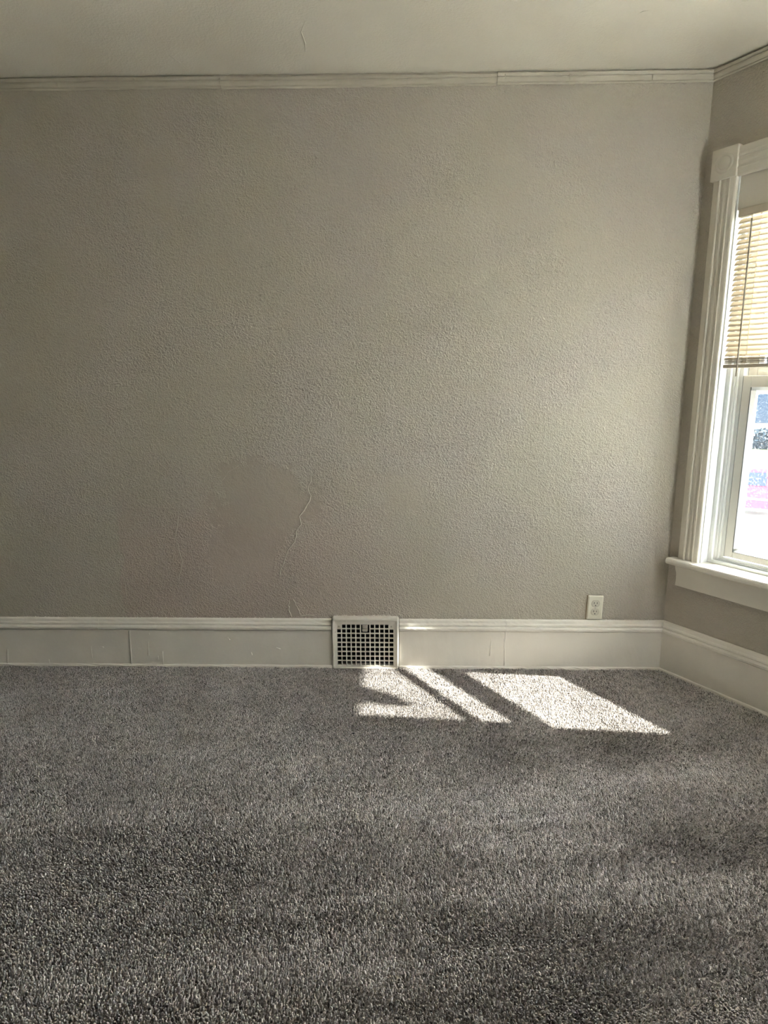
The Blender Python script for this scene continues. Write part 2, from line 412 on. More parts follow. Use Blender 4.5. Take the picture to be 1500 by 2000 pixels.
br = empty('baseboard_right', WC, WROT); struct(br, 'tall white painted baseboard below the window', 'baseboard')
side_fn = lambda t, p, q: (t, -p, q)
prof('board', BRD, 0, S1, side_fn, M['trim'], br, 16, 0.0008)
prof('cap_moulding', BB, 0, S1, side_fn, M['trim'], br, 20, 0.0008)
prof('base_bead', BED, 0, S1, side_fn, M['trim'], br, 30, 0.002)
b3 = empty('baseboard_far_right', (XR, PE.y, 0), -math.pi/2); struct(b3, 'tall white baseboard running back past the viewer', 'baseboard')
for nm, pr in (('board', BRD), ('cap_moulding', BB), ('base_bead', BED)): prof(nm, pr, 0, PE.y-YF, side_fn, M['trim'], b3)
b4 = empty('baseboard_left', (XL, YF, 0), math.pi/2); struct(b4, 'tall white baseboard on the far left wall', 'baseboard')
for nm, pr in (('board', BRD), ('cap_moulding', BB), ('base_bead', BED)): prof(nm, pr, 0, D-YF, side_fn, M['trim'], b4)

# ------------------------------------------------------------------ ceiling moulding
CR = [(0.0, -0.042), (0.005, -0.042), (0.008, -0.039), (0.007, -0.034), (0.012, -0.031), (0.017, -0.027), (0.0185, -0.022), (0.015, -0.018),
      (0.019, -0.015), (0.022, -0.010), (0.019, -0.006), (0.010, -0.004), (0.010, 0.0), (0.0, 0.0)]
t1 = empty('trim_1', (0, D, ZC)); struct(t1, 'thin painted ceiling moulding along the far wall', 'moulding')
q1, q2 = bk(432, 163)[0], bk(970, 155)[0]
dz = [0, -0.0025, 0.0]
for (a, b), d in zip(((XL, q1), (q1+0.0006, q2), (q2+0.0015, CX)), dz):
    prof('moulding_length', [(p*(1.0 if d == 0 else 0.93), q+d*(1 if q < -0.001 else 0)) for p, q in CR], a, b, back_fn, M['crown'], t1, 36, 0.0022)
for px in (115, 265, 432, 970, 985, 1110, 1270):
    x = bk(px, 160)[0]; zz = random.uniform(-0.030, -0.012)
    tube('paint_drip', [(x, -0.019, zz+0.008), (x+0.001, -0.0185, zz-0.010)], 0.002, M['crown'], t1, 5)
V, Fc = [], []
for k in range(120):
    x = random.uniform(-1.9, CX-0.02); speck(V, Fc, (x, -0.004, -0.0425), random.uniform(0.001, 0.0022))
pl = link_mesh('paint_edge', V, Fc, M['crown'], t1); pl['kind'] = 'stuff'
t2 = empty('trim_2', WC+Vector((0, 0, ZC)), WROT); struct(t2, 'thin painted ceiling moulding above the window', 'moulding')
prof('moulding_length', CR, 0, S1, side_fn, M['crown'], t2, 20, 0.001)
t3 = empty('trim_3', (XR, PE.y, ZC), -math.pi/2); struct(t3, 'thin ceiling moulding running back past the viewer', 'moulding')
prof('moulding_length', CR, 0, PE.y-YF, side_fn, M['crown'], t3)
t4 = empty('trim_4', (XL, YF, ZC), math.pi/2); struct(t4, 'thin ceiling moulding on the far left wall', 'moulding')
prof('moulding_length', CR, 0, D-YF, side_fn, M['crown'], t4)

# ------------------------------------------------------------------ marks on the back wall
def wp(px, py, off=0.0): x, z = bk(px, py); return (x, D-off, z)
def ridge(pts, r, name='paint_ridge'):
    P = []
    for i, p in enumerate(pts):
        P.append(wp(*p, -0.0004))
        if i < len(pts)-1:
            q = pts[i+1]; P.append(wp((p[0]+q[0])/2+random.uniform(-2, 2), (p[1]+q[1])/2+random.uniform(-2, 2), -0.0006))
    rs = [1.5*r*random.uniform(0.5, 1.2) for _ in P]; rs[0] = rs[-1] = 0.0003
    return tube(name, P, rs, M['ridge'], wall_back, 6)
ridge([(478, 905), (500, 895), (522, 901), (545, 897), (572, 892), (598, 898), (609, 915)], 0.0012)
ridge([(609, 915), (607, 940), (601, 955), (607, 968), (600, 985), (584, 1008), (588, 1024), (578, 1038), (575, 1058), (562, 1074), (556, 1092), (549, 1110), (545, 1132)], 0.0022)
ridge([(405, 958), (430, 946), (446, 922), (470, 906)], 0.0012)
ridge([(352, 975), (346, 1030), (342, 1050), (350, 1078), (356, 1096), (350, 1125), (346, 1145)], 0.0016)
ridge([(236, 1085), (240, 1120), (246, 1160), (250, 1205)], 0.0010)
ridge([(44, 240), (42, 270), (38, 305)], 0.0012)
ridge([(592, 1062), (560, 1070)], 0.001)
ridge([(1043, 974), (1057, 975)], 0.0014)
ridge([(1116, 975), (1140, 975), (1170, 976), (1205, 976)], 0.0013)
ridge([(1116, 1021), (1136, 1020), (1165, 1019)], 0.0012)
ridge([(1010, 1008), (1060, 1010)], 0.0007)
ridge([(989, 748), (988, 760)], 0.0018)
ridge([(652, 985), (651, 1030), (650, 1100), (650, 1190)], 0.0008)
ridge([(1298, 1172), (1290, 1180), (1291, 1195), (1296, 1208)], 0.002)
# chipped paint above the baseboard
chip = [(572, 1169), (577, 1178), (581, 1186), (584, 1193), (587, 1199), (584, 1203), (569, 1205), (567, 1198), (564, 1190), (562, 1182), (564, 1174)]
V = [wp(*p, 0.0006) for p in chip]+[wp(*p, -0.001) for p in chip]; n = len(chip)
link_mesh('paint_chip', V, [tuple(range(n))]+[(i, (i+1) % n, n+(i+1) % n, n+i) for i in range(n)], M['chip'], wall_back)
ridge([(572, 1169), (577, 1178), (581, 1186), (584, 1193), (587, 1199), (584, 1203), (592, 1203), (604, 1202), (615, 1202)], 0.0022, 'chip_edge')
ridge([(565, 1171), (562, 1182), (564, 1190), (567, 1198), (569, 1206)], 0.003, 'chip_edge')
def cp_(px, py):
    d = ray(px, py); t = (ZC-H)/d.z; return (d.x*t, d.y*t, ZC+0.0004)
for pts in ([(596, 40), (588, 62), (596, 84), (597, 104)], [(330, 108), (352, 122), (362, 131)], [(415, 0), (424, 14)], [(1240, 30), (1256, 22), (1270, 20)]):
    tube('ceiling_ridge', [cp_(*p) for p in pts], [0.0006]+[0.0026]*(len(pts)-2)+[0.0006], M['ceil'], bpy.data.objects['ceiling'], 6)
# filled nail holes and pimples
for (px, py, r) in ((946, 584, .006), (992, 572, .0045), (940, 646, .005), (967, 550, .004), (825, 607, .0025), (808, 650, .0025), (1037, 545, .003),
                    (965, 553, .004), (828, 999, .005), (876, 924, .002), (511, 1046, .002), (1168, 947, .003), (665, 1067, .0025)):
    x, y, z = wp(px, py)
    def fn(a, b, h, x=x, z=z): return (x+a, D-h, z+b)
    lathe('nail_bump', [(r, -0.0005), (r*0.75, r*0.28), (r*0.35, r*0.42), (r*0.1, r*0.30)], fn, M['ridge'], wall_back, 10)
V, Fc = [], []
for k in range(150):
    an, rr = random.uniform(0, 6.28), random.random()**0.7
    x, y, z = wp(828+math.cos(an)*rr*30, 992+math.sin(an)*rr*28); speck(V, Fc, (x, D, z), random.uniform(0.0015, 0.003)*(1.2-rr*0.5))
st = link_mesh('plaster_specks', V, Fc, M['ridge'], wall_back); st['kind'] = 'stuff'

# ------------------------------------------------------------------ the visible window
w1 = empty('window_1', WC, WROT); struct(w1, 'white painted sash window with fluted casing and half-raised blind', 'window')
def wb(name, s0, s1, d0, d1, z0, z1, mat, bev=0.002): return box(name, (s0, d0, z0), (s1, d1, z1), mat, w1, bev, 2)
CAS = [(0.0, 0.0), (0.0, 0.015), (0.003, 0.0175), (0.021, 0.018), (0.0235, 0.0215), (0.0275, 0.0222), (0.031, 0.020), (0.0325, 0.0165), (0.037, 0.0165),
       (0.041, 0.019), (0.047, 0.0205), (0.053, 0.019), (0.0565, 0.0165), (0.061, 0.0165), (0.0625, 0.020), (0.066, 0.0215), (0.070, 0.019),
       (0.084, 0.018), (0.0885, 0.016), (0.090, 0.012), (0.090, 0.0)]
SC = 0.049
prof('casing', CAS, 0.541, 2.047, lambda t, p, q: (SC+p, -q, t), M['win'], w1)
prof('casing', CAS, 0.541, 2.047, lambda t, p, q: (WOX1+0.09-p, -q, t), M['win'], w1)
CASH = [(p*1.13, q) for p, q in CAS]
prof('head_casing', CASH, 0.139, WOX1, lambda t, p, q: (t, -q, 2.047+0.1017-p), M['win'], w1)
for c in ((0.040, 0.1405), (WOX1-0.0015, WOX1+0.099)):
    blk = wb('corner_block', c[0], c[1], -0.0265, 0.0, 2.047, 2.157, M['win'], 0.002)
    cx, cz = (c[0]+c[1])/2, 2.102
    lathe('rosette', [(0.0385, 0.0262), (0.0385, 0.0245), (0.0365, 0.0245), (0.0355, 0.0268), (0.031, 0.0300), (0.0265, 0.0285), (0.0235, 0.0262),
                      (0.0225, 0.0275), (0.018, 0.0298), (0.010, 0.0315), (0.003, 0.032)],
          lambda a, b, h, cx=cx, cz=cz: (cx+a, -h, cz+b), M['win'], blk, 40)
# stool with a rounded nose, and the apron
ST = [(-0.085, 0.515), (-0.085, 0.5405), (0.046, 0.5425), (0.052, 0.541), (0.0555, 0.536), (0.0565, 0.529), (0.0545, 0.521), (0.049, 0.516), (0.0, 0.515)]
bm_s = []
prof('stool', ST, 0.018, 1.03, lambda t, p, q: (t, -p, q) if (p > 0 or WOX0 < t < WOX1) else ((t, -p, q)), M['win'], w1, 18, 0.0)
AP = [(0.048, 0.420), (0.050, 0.445), (0.0485, 0.475), (0.042, 0.495), (0.040, 0.515), (1.0, 0.515), (0.998, 0.495), (0.992, 0.47), (0.99, 0.42)]
V = [(s, 0.0, z) for s, z in AP]+[(s, -0.017, z) for s, z in AP]; n = len(AP)
link_mesh('apron', V, [tuple(range(n)), tuple(range(n, 2*n))]+[(i, (i+1) % n, n+(i+1) % n, n+i) for i in range(n)], M['win'], w1)
# jambs, stops, vinyl frame
for side in (0, 1):
    f = (lambda a, b: (a, b)) if side == 0 else (lambda a, b: (WOX0+WOX1-b, WOX0+WOX1-a))
    a, b = f(0.139, 0.1435); wb('jamb', a, b, -0.002, 0.062, 0.541, 2.12, M['vinyl'], 0.001)
    a, b = f(0.1435, 0.160); wb('stop', a, b, 0.046, 0.062, 0.541, 2.12, M['vinyl'], 0.002)
    a, b = f(0.139, 0.170); wb('frame_stile', a, b, 0.062, 0.145, 0.541, 2.12, M['vinyl'], 0.003)
    a, b = f(0.170, 0.178); wb('frame_lip', a, b, 0.066, 0.145, 0.541, 2.12, M['vinyl'], 0.002)
    a, b = f(0.178, 0.1935); wb('frame_track', a, b, 0.078, 0.145, 0.541, 2.12, M['vinyl'], 0.002)
wb('head_panel', 0.1435, WOX1-0.0045, 0.004, 0.014, 1.928, 2.12, M['win'], 0.001)
wb('head_jamb', 0.1435, WOX1-0.0045, 0.014, 0.145, 2.115, 2.13, M['win'], 0.001)
wb('sill_stop', 0.1435, WOX1-0.0045, 0.044, 0.060, 0.541, 0.5535, M['vinyl'], 0.002)
wb('frame_sill', 0.17, WOX1-0.031, 0.064, 0.145, 0.5405, 0.560, M['vinyl'], 0.002)
wb('frame_sill_lip', 0.178, WOX1-0.039, 0.0705, 0.077, 0.560, 0.570, M['vinyl'], 0.0015)
GL, GR = 0.2435, WOX0+WOX1-0.2435
def sash(name, z0, z1, zg0, zg1, d0, d1):
    sl, sr = 0.1955, WOX0+WOX1-0.1955
    root = wb(name, sl, GL-0.014, d0, d1, z0, z1, M['sash'], 0.002)
    root.name = name
    def p(nm, a, b, c, d, e, f, m, bev=0.0015): return box(nm, (a, c, e), (b, d, f), m, root, bev, 2)
    p('stile', GR+0.014, sr, d0, d1, z0, z1, M['sash'])
    p('rail', GL-0.0145, GR+0.0145, d0+0.0003, d1, zg1+0.013, z1, M['sash'])
    p('rail', GL-0.0145, GR+0.0145, d0+0.0003, d1, z0, zg0-0.013, M['sash'])
    # sloped glazing beads and dark gasket line
    dm = (d0+d1)/2
    def bead(fn, a, b): prof('glazing_bead', [(0.0, d0+0.001), (0.0145, dm-0.002), (0.0145, d1-0.002), (0.0, d1-0.002)], a, b, fn, M['vinyl'], root)
    bead(lambda t, q, d: (GL-0.0145+q, d, t), zg0-0.0, zg1+0.0)
    bead(lambda t, q, d: (GR+0.0145-q, d, t), zg0-0.0, zg1+0.0)
    bead(lambda t, q, d: (t, d, zg0-0.0145+q), GL-0.0145, GR+0.0145)
    bead(lambda t, q, d: (t, d, zg1+0.0145-q), GL-0.0145, GR+0.0145)
    p('gasket', GL-0.0155, GL-0.0135, d0-0.0004, d0+0.004, zg0-0.013, zg1+0.013, M['gasket'], 0)
    p('gasket', GL-0.0155, GR+0.0155, d0-0.0004, d0+0.004, zg0-0.0155, zg0-0.0135, M['gasket'], 0)
    p('pane', GL, GR, dm-0.0015, dm+0.0015, zg0, zg1, M['glass'], 0)
    return root
sash('lower_sash', 0.572, 1.315, 0.612, 1.258, 0.076, 0.108)
sash('upper_sash', 1.245, 2.115, 1.362, 2.07, 0.110, 0.142)
box('gasket', (0.1935, 0.080, 0.57), (0.1955, 0.09, 1.315), M['gasket'], w1)

# ------------------------------------------------------------------ mini blind
bd = empty('window_blind', W(0, 0, 1.344), WROT)
tag(bd, 'tan horizontal slat blind half lowered over the window', 'blind')
def bl(z): return z-1.344
BS0, BS1, BDEP = 0.1590, WOX1-0.0200, 0.0
box('headrail', (BS0-0.002, -0.0125, bl(1.898)), (BS1+0.002, 0.0135, bl(1.928)), M['blindmetal'], bd, 0.002)
slat_me = None; tilt = math.radians(48)
def slat_mesh(tl, w=0.025, crown=0.0018):
    V, Fc = [], []; ns, nc = 24, 5
    for k in range(ns+1):
        s = BS0+(BS1-BS0)*k/ns
        for side in (0.00022, -0.00022):
            for i in range(nc):
                u = (i/(nc-1)-0.5); a = u*w; h = crown*(1-4*u*u)+side
                V.append((s, a*math.cos(tl)-h*math.sin(tl), a*math.sin(tl)+h*math.cos(tl)))
    n = nc*2
    for k in range(ns):
        for i in range(nc-1):
            Fc.append((k*n+i, k*n+i+1, (k+1)*n+i+1, (k+1)*n+i)); Fc.append((k*n+nc+i, (k+1)*n+nc+i, (k+1)*n+nc+i+1, k*n+nc+i+1))
        for i in (0, nc-1): Fc.append((k*n+i, (k+1)*n+i, (k+1)*n+nc+i, k*n+nc+i))
    me = bpy.data.meshes.new('slat'); me.from_pydata(V, [], Fc); me.update(); me.shade_smooth(); me.materials.append(M['slat']); return me
NSL = 27; slat_me = slat_mesh(tilt); flat_me = slat_mesh(math.radians(4))
for k in range(NSL):
    z = 1.884 - k*0.01865
    o = bpy.data.objects.new('slat', slat_me); COL.objects.link(o); o.parent = bd
    sag = max(0, k-18)/8
    o.location = (0, BDEP, bl(z)); o.rotation_euler = (math.radians(random.uniform(-1.2, 1.2)), math.radians(random.uniform(-0.15, 0.15)+0.25*sag), 0)
for k in range(8):
    o = bpy.data.objects.new('stacked_slat', flat_me); COL.objects.link(o); o.parent = bd
    o.location = (random.uniform(-.002, .002), BDEP+random.uniform(-.002, .002), bl(1.3625+k*0.0030)); o.rotation_euler = (math.radians(random.uniform(-2, 2)), math.radians(random.uniform(-0.12, 0.12)), 0)
box('bottom_rail', (BS0-0.001, BDEP-0.013, bl(1.344)), (BS1+0.001, BDEP+0.013, bl(1.358)), M['blindmetal'], bd, 0.003)
for sc in (0.243, 0.512, 0.781):
    for dy in (-0.0125, 0.0125):
        tube('ladder_cord', [(sc, BDEP+dy, bl(1.90)), (sc, BDEP+dy, bl(1.36))], 0.0006, M['cord'], bd, 5)
    tube('lift_cord', [(sc+0.004, BDEP-0.014, bl(1.90)), (sc+0.003, BDEP-0.015, bl(1.5)), (sc+0.004, BDEP-0.014, bl(1.36))], 0.0007, M['cord'], bd, 5)
    P = [(sc-0.008+0.012*math.sin(k*2.1)+k*0.0006, BDEP-0.0145-0.002*math.cos(k*1.7), bl(1.362+0.011*(1+math.sin(k*1.3)))) for k in range(22)]
    tube('cord_loop', P, 0.0008, M['cord'], bd, 5)
tube('tilt_wand', [(0.2155, -0.021, bl(1.882)), (0.2180, -0.022, bl(1.6)), (0.2205, -0.023, bl(1.312))], 0.0030, M['wand'], bd, 6, False)
tube('wand_hook', [(0.2155, 0.0, bl(1.899)), (0.2155, -0.016, bl(1.897)), (0.2155, -0.021, bl(1.893)), (0.2155, -0.021, bl(1.880))], 0.0014, M['cord'], bd, 6)

# ------------------------------------------------------------------ air register in the baseboard
rg = empty('air_register', (0, D, 0)); tag(rg, 'white painted metal air register grille set in the baseboard', 'vent')
def rrect(x0, x1, z0, z1, r, off, n=5):
    out = []
    for cx, cz, a0 in ((x1-r, z1-r, 0), (x0+r, z1-r, 90), (x0+r, z0+r, 180), (x1-r, z0+r, 270)):
        for k in range(n+1):
            an = math.radians(a0+90*k/n); out.append((cx+r*math.cos(an), -off, cz+r*math.sin(an)))
    return out
OX0, OX1, OZ0, OZ1 = -0.294, 0.011, 0.0015, 0.251
rings = [(0, .010, 0.0), (0, .010, .022), (.002, .009, .027), (.006, .008, .0295), (.010, .007, .028), (.0125, .006, .0245), (.0205, .005, .023), (.0225, .003, .0205), (.0225, .003, 0.012)]
V, Fc = [], []; n = 24
for ins, r, off in rings:
    bz = 0.011*0
    V += rrect(OX0+ins, OX1-ins, OZ0+ins*0.75, OZ1-ins*1.45, r, off)
for k in range(len(rings)-1):
    for i in range(n): Fc.append((k*n+i, k*n+(i+1) % n, (k+1)*n+(i+1) % n, (k+1)*n+i))
link_mesh('frame', V, Fc, M['reg'], rg)
gx0, gx1, gz0, gz1 = OX0+.0225, OX1-.0225, OZ0+.0169, OZ1-.0326
NC, NR = 12, 9; cw, ch = (gx1-gx0)/NC, (gz1-gz0)/NR
lx = gx0+5.92*cw
def bar(lo, hi): box('grille_bar', lo, hi, M['reg'], rg, 0.0014, 2)
bw = 0.0026
for i in range(1, NC):
    x = gx0+cw*i
    bar((x-bw, -0.0225, gz0-0.002), (x+bw, -0.0145, (gz1+0.002) if i != 6 else gz1-2*ch+bw))
for k in range(1, NR):
    z = gz0+ch*k; zz = (z-bw, z+bw)
    if k == NR-1:
        bar((gx0-0.002, -0.0222, zz[0]), (gx0+5*cw+bw, -0.0148, zz[1])); bar((gx0+7*cw-bw, -0.0222, zz[0]), (gx1+0.002, -0.0148, zz[1]))
    else: bar((gx0-0.002, -0.0222, zz[0]), (gx1+0.002, -0.0148, zz[1]))
for x in (gx0-0.001, gx1+0.001): bar((x-bw, -0.0228, gz0-0.002), (x+bw, -0.0145, gz1+0.002))
for z in (gz0-0.001, gz1+0.001): bar((gx0, -0.0226, z-bw), (gx1, -0.0145, z+bw))
for x0, x1 in ((gx0, gx0+cw), (gx1-cw, gx1)):
    cp = box('corner_plate', (x0, -0.0205, gz1-ch), (x1, -0.0150, gz1), M['reg'], rg, 0.001)
    xm, zm = (x0+x1)/2, gz1-ch/2
    lathe('screw', [(0.0042, 0.0204), (0.0042, 0.0215), (0.003, 0.0228), (0.001, 0.0232)], lambda a, b, h, xm=xm, zm=zm: (xm+a, -h, zm+b), M['screw'], cp, 12)
# shut-off lever: two rounded tabs
for k, (zc, hh) in enumerate(((gz1-0.0085, 0.0085), (gz1-0.0255, 0.0075))):
    box('damper_lever', (lx-0.0115, -0.031, zc-hh), (lx+0.0135, -0.014, zc+hh), M['lever'], rg, 0.004, 3)
# duct behind the grille
ex = 0.0015
V = [(RGX0+ex, 0.004, RGZ0+ex), (RGX1-ex, 0.004, RGZ0+ex), (RGX1-ex, 0.004, RGZ1-ex), (RGX0+ex, 0.004, RGZ1-ex)]
V += [(x, 0.156, z) for x, _, z in V]
link_mesh('duct', V, [(4, 5, 6, 7), (0, 1, 5, 4), (1, 2, 6, 5), (2, 3, 7, 6), (3, 0, 4, 7)], M['duct'], rg)
for k in range(4):
    z = 0.04+k*0.05
    box('damper_blade', (RGX0+0.004, 0.03, z), (RGX1-0.004, 0.07, z+0.003), M['damper'], rg)
for px, py in ((676, 1213), (750, 1214), (678, 1299), (750, 1300), (655, 1235), (775, 1255)):
    x, z = bk(px, py, D-0.024)
    lathe('paint_lump', [(0.004, 0.020), (0.003, 0.0265), (0.001, 0.028)], lambda a, b, h, x=x, z=z: (x+a, -h, z+b), M['reg'], rg, 8)
V, Fc = [], []
for k in range(46): speck(V, Fc, (random.uniform(OX0+.01, OX1-.008), -0.003, OZ1+random.uniform(-0.001, 0.004)), random.uniform(0.002, 0.0045))
ed = link_mesh('crumbled_paint', V, Fc, M['reg'], rg); ed['kind'] = 'stuff'

# ------------------------------------------------------------------ wall outlet
ox, oz = 0.8935, 0.2995
ot = empty('wall_outlet', (ox, D, oz-0.057)); ot.rotation_euler = (0, math.radians(1.2), 0)
tag(ot, 'cream duplex wall outlet above the baseboard near the corner', 'outlet')
def oz_(z): return z+0.057
def plate():
    V, Fc = [], []
    for ins, off in ((0, 0.006), (0, 0.0085), (0.0035, 0.0125), (0.0045, 0.0128)):
        V += rrect(-0.0345+ins, 0.0345-ins, oz_(-0.056)+ins, oz_(0.056)-ins, 0.003, off)
    for k in range(3):
        for i in range(24): Fc.append((k*24+i, k*24+(i+1) % 24, (k+1)*24+(i+1) % 24, (k+1)*24+i))
    Fc.append(tuple(range(72, 96))); Fc.append(tuple(range(24)))
    return link_mesh('cover_plate', V, Fc, M['plate'], ot)
plate()
box('backing_box', (-0.0375, -0.0065, oz_(-0.058)), (0.032, 0.0, oz_(0.0555)), M['oldbox'], ot, 0.001)
for zc in (0.0195, -0.0195):
    V, Fc = [], []; prs = []
    for rr, off in ((0.0172, 0.0120), (0.0172, 0.0136), (0.0160, 0.0142)):
        ring = []
        for k in range(32):
            an = 2*math.pi*k/32; a, b = rr*math.cos(an), rr*math.sin(an)
            b = max(-0.0142*rr/0.0172, min(0.0142*rr/0.0172, b)); ring.append((a, -off, oz_(zc+b)))
        V += ring
    for k in range(2):
        for i in range(32): Fc.append((k*32+i, k*32+(i+1) % 32, (k+1)*32+(i+1) % 32, (k+1)*32+i))
    Fc.append(tuple(range(64, 96)))
    r = link_mesh('receptacle', V, Fc, M['recep'], ot)
    # dark outline groove
    tube('outline', [(0.0178*math.cos(t*2*math.pi/40), -0.0129, oz_(zc+max(-0.0148, min(0.0148, 0.0178*math.sin(t*2*math.pi/40))))) for t in range(41)], 0.00055, M['oldbox'], r, 5)
    for sx, hh in ((-0.0064, 0.0042), (0.0064, 0.0034)):
        box('slot', (sx-0.0012, -0.01455, oz_(zc+0.0035-hh)), (sx+0.0012, -0.0138, oz_(zc+0.0035+hh)), M['slot'], r)
    lathe('slot', [(0.0025, 0.0138), (0.0025, 0.01455), (0.0005, 0.01456)], lambda a, b, h, zc=zc: (a, -h, oz_(zc-0.0082)+b), M['slot'], r, 12)
lathe('screw', [(0.0030, 0.0126), (0.0030, 0.0134), (0.0022, 0.0140), (0.0004, 0.0141)], lambda a, b, h: (a, -h, oz_(0.0)+b), M['screw'], ot, 14)

# ------------------------------------------------------------------ carpet pile
SP = 0.0055
nx, ny = int((XR+2.2)/SP), int((D-0.75)/SP)
gx, gy = np.meshgrid(np.arange(nx), np.arange(ny))
x = -2.2+(gx.ravel()+0.5*(gy.ravel() % 2)+rng.uniform(-.42, .42, nx*ny))*SP
y = 0.75+(gy.ravel()+rng.uniform(-.42, .42, nx*ny))*SP
nd = (x-CX)*WN.x+(y-D)*WN.y
keep = (y < D-0.0245) & (nd > 0.0245) & (x < XR-0.03)
keep &= ~((x > OX0-0.004) & (x < OX1+0.004) & (y > D-0.031))
x, y = x[keep], y[keep]; n = len(x)
def vnoise(x, y, f, seed):
    r = np.random.default_rng(seed).uniform(-1, 1, (64, 64)); u, v = x*f+17.3, y*f+9.1
    i, j = np.floor(u).astype(int), np.floor(v).astype(int); a, b = u-i, v-j; a = a*a*(3-2*a); b = b*b*(3-2*b)
    g = lambda p, q: r[p % 64, q % 64]
    return g(i, j)*(1-a)*(1-b)+g(i+1, j)*a*(1-b)+g(i, j+1)*(1-a)*b+g(i+1, j+1)*a*b
# vacuum strokes and footprints: the direction in which the pile leans
sweep = vnoise(x*0.8+y*0.15, y*3.2-x*0.25, 1.6, 1)*0.6+vnoise(x*0.6, y*6-x*0.5, 3.0, 2)*0.4+vnoise(x, y, 4.5, 3)*0.35
lx_ = 0.0016*vnoise(x, y, 3, 4)+rng.normal(0, 0.0016, n); ly_ = 0.0062*sweep+rng.normal(0, 0.0016, n)
hh = 0.0085+0.0012*vnoise(x, y, 12, 5)+rng.normal(0, 0.0011, n)
# thin combed furrows
fur = vnoise(x*1.3, y*14-x*1.2, 2.6, 8); hh -= 0.0085*np.clip(fur-0.38, 0, 0.35)
rad = SP*rng.uniform(0.46, 0.66, n); ph = rng.uniform(0, 6.28, n)
V = np.zeros((n, 7, 3), np.float32)
for k in range(3):
    an = ph+k*2.0944; an2 = an+0.7
    V[:, k, 0] = x+rad*np.cos(an); V[:, k, 1] = y+rad*np.sin(an); V[:, k, 2] = 0.0
    V[:, 3+k, 0] = x+lx_*0.7+rad*0.92*np.cos(an2); V[:, 3+k, 1] = y+ly_*0.7+rad*0.92*np.sin(an2); V[:, 3+k, 2] = hh*0.72
V[:, 6, 0] = x+lx_; V[:, 6, 1] = y+ly_; V[:, 6, 2] = hh
tri = np.array([(0, 1, 4), (0, 4, 3), (1, 2, 5), (1, 5, 4), (2, 0, 3), (2, 3, 5), (3, 4, 6), (4, 5, 6), (5, 3, 6)], np.int32)
T = (tri[None]+7*np.arange(n, dtype=np.int32)[:, None, None]).reshape(-1)
me = bpy.data.meshes.new('carpet_pile'); me.vertices.add(n*7); me.vertices.foreach_set('co', V.ravel())
me.loops.add(len(T)); me.loops.foreach_set('vertex_index', T)
me.polygons.add(len(T)//3); me.polygons.foreach_set('loop_start', np.arange(0, len(T), 3, dtype=np.int32))
me.polygons.foreach_set('loop_total', np.full(len(T)//3, 3, np.int32)); me.update()
tone = np.clip(0.5+rng.normal(0, 0.27, n)+0.10*vnoise(x, y, 40, 6), 0, 1)[:, None]
ca, cb = np.array(lin((106/255, 100/255, 95/255))), np.array(lin((210/255, 201/255, 193/255)))
colr = (ca*(1-tone)+cb*tone)*(1+0.05*vnoise(x, y, 1.7, 7)[:, None])
at = me.attributes.new('yarn', 'FLOAT_COLOR', 'POINT')
at.data.foreach_set('color', np.repeat(np.concatenate([colr, np.ones((n, 1))], 1), 7, 0).astype(np.float32).ravel())
me.shade_smooth(); me.materials.append(M['yarn'])
cp = bpy.data.objects.new('carpet_pile', me); COL.objects.link(cp)
tag(cp, 'short taupe grey carpet pile covering the floor', 'carpet', kind='stuff')

# lint on the carpet
def fleck(px, py, r, label, m):
    d = ray(px, py); t = (H-0.009)/-d.z; P = (d.x*t, d.y*t, 0.0085)
    bm = bmesh.new(); bmesh.ops.create_icosphere(bm, subdivisions=2, radius=r)
    for v in bm.verts: v.co = Vector((v.co.x*1.3, v.co.y*0.8, v.co.z*0.5))*random.uniform(0.75, 1.2)
    o = from_bm('lint_fleck', bm, m, None); o.location = P; tag(o, label, 'lint')
fleck(1315, 1684, 0.0045, 'tiny pale fleck of lint lying on the carpet at right', M['fleck'])
fleck(690, 1432, 0.0050, 'tiny dark fleck on the carpet just before the sunlit patch', M['tyre'])

# ------------------------------------------------------------------ outdoors
GZ = -2.6
struct(box('ground', (-60, -60, GZ-0.3), (120, 120, GZ), M['concrete']), 'pale sunlit pavement outside the window', 'pavement')
az = math.radians(30.6); E = Vector((math.sin(az), math.cos(az), 0)); P_ = Vector((math.cos(az), -math.sin(az), 0))
def out(d, lat=0, z=0): return E*d+P_*lat+Vector((0, 0, GZ+z))
ORZ = math.atan2(P_.y, P_.x)
lw = box('lawn', (-30, -6, 0), (30, 24, 0.05), M['lawn']); lw.location = out(34); lw.rotation_euler = (0, 0, ORZ)
struct(lw, 'pale green lawn beyond the parked car', 'lawn')
# red car, seen from its side
car = empty('parked_car', out(22.2, 0.6), ORZ); tag(car, 'red parked car on the pavement outside the window', 'car')
def loft(name, prof_, w0, w1, z_split, mat, parent):
    n = len(prof_); V = []
    for sgn in (-1, 1):
        for xx, zz in prof_:
            w = w0+(w1-w0)*max(0, min(1, (zz-z_split[0])/(z_split[1]-z_split[0]))); V.append((xx, sgn*w, zz))
    return link_mesh(name, V, [tuple(range(n)), tuple(range(n, 2*n))]+[(i, (i+1) % n, n+(i+1) % n, n+i) for i in range(n)], mat, parent)
def arch(cx, r=0.37, z0=0.22):
    return [(cx+r*math.cos(math.pi*k/8), z0+0.12+r*math.sin(math.pi*k/8)) for k in range(9)]
low = [(-2.2, 0.25), (-2.25, 0.55), (-2.2, 0.85), (-1.9, 0.93), (-1.0, 0.95), (1.0, 0.95), (1.9, 0.86), (2.2, 0.75), (2.25, 0.45), (2.2, 0.25)]
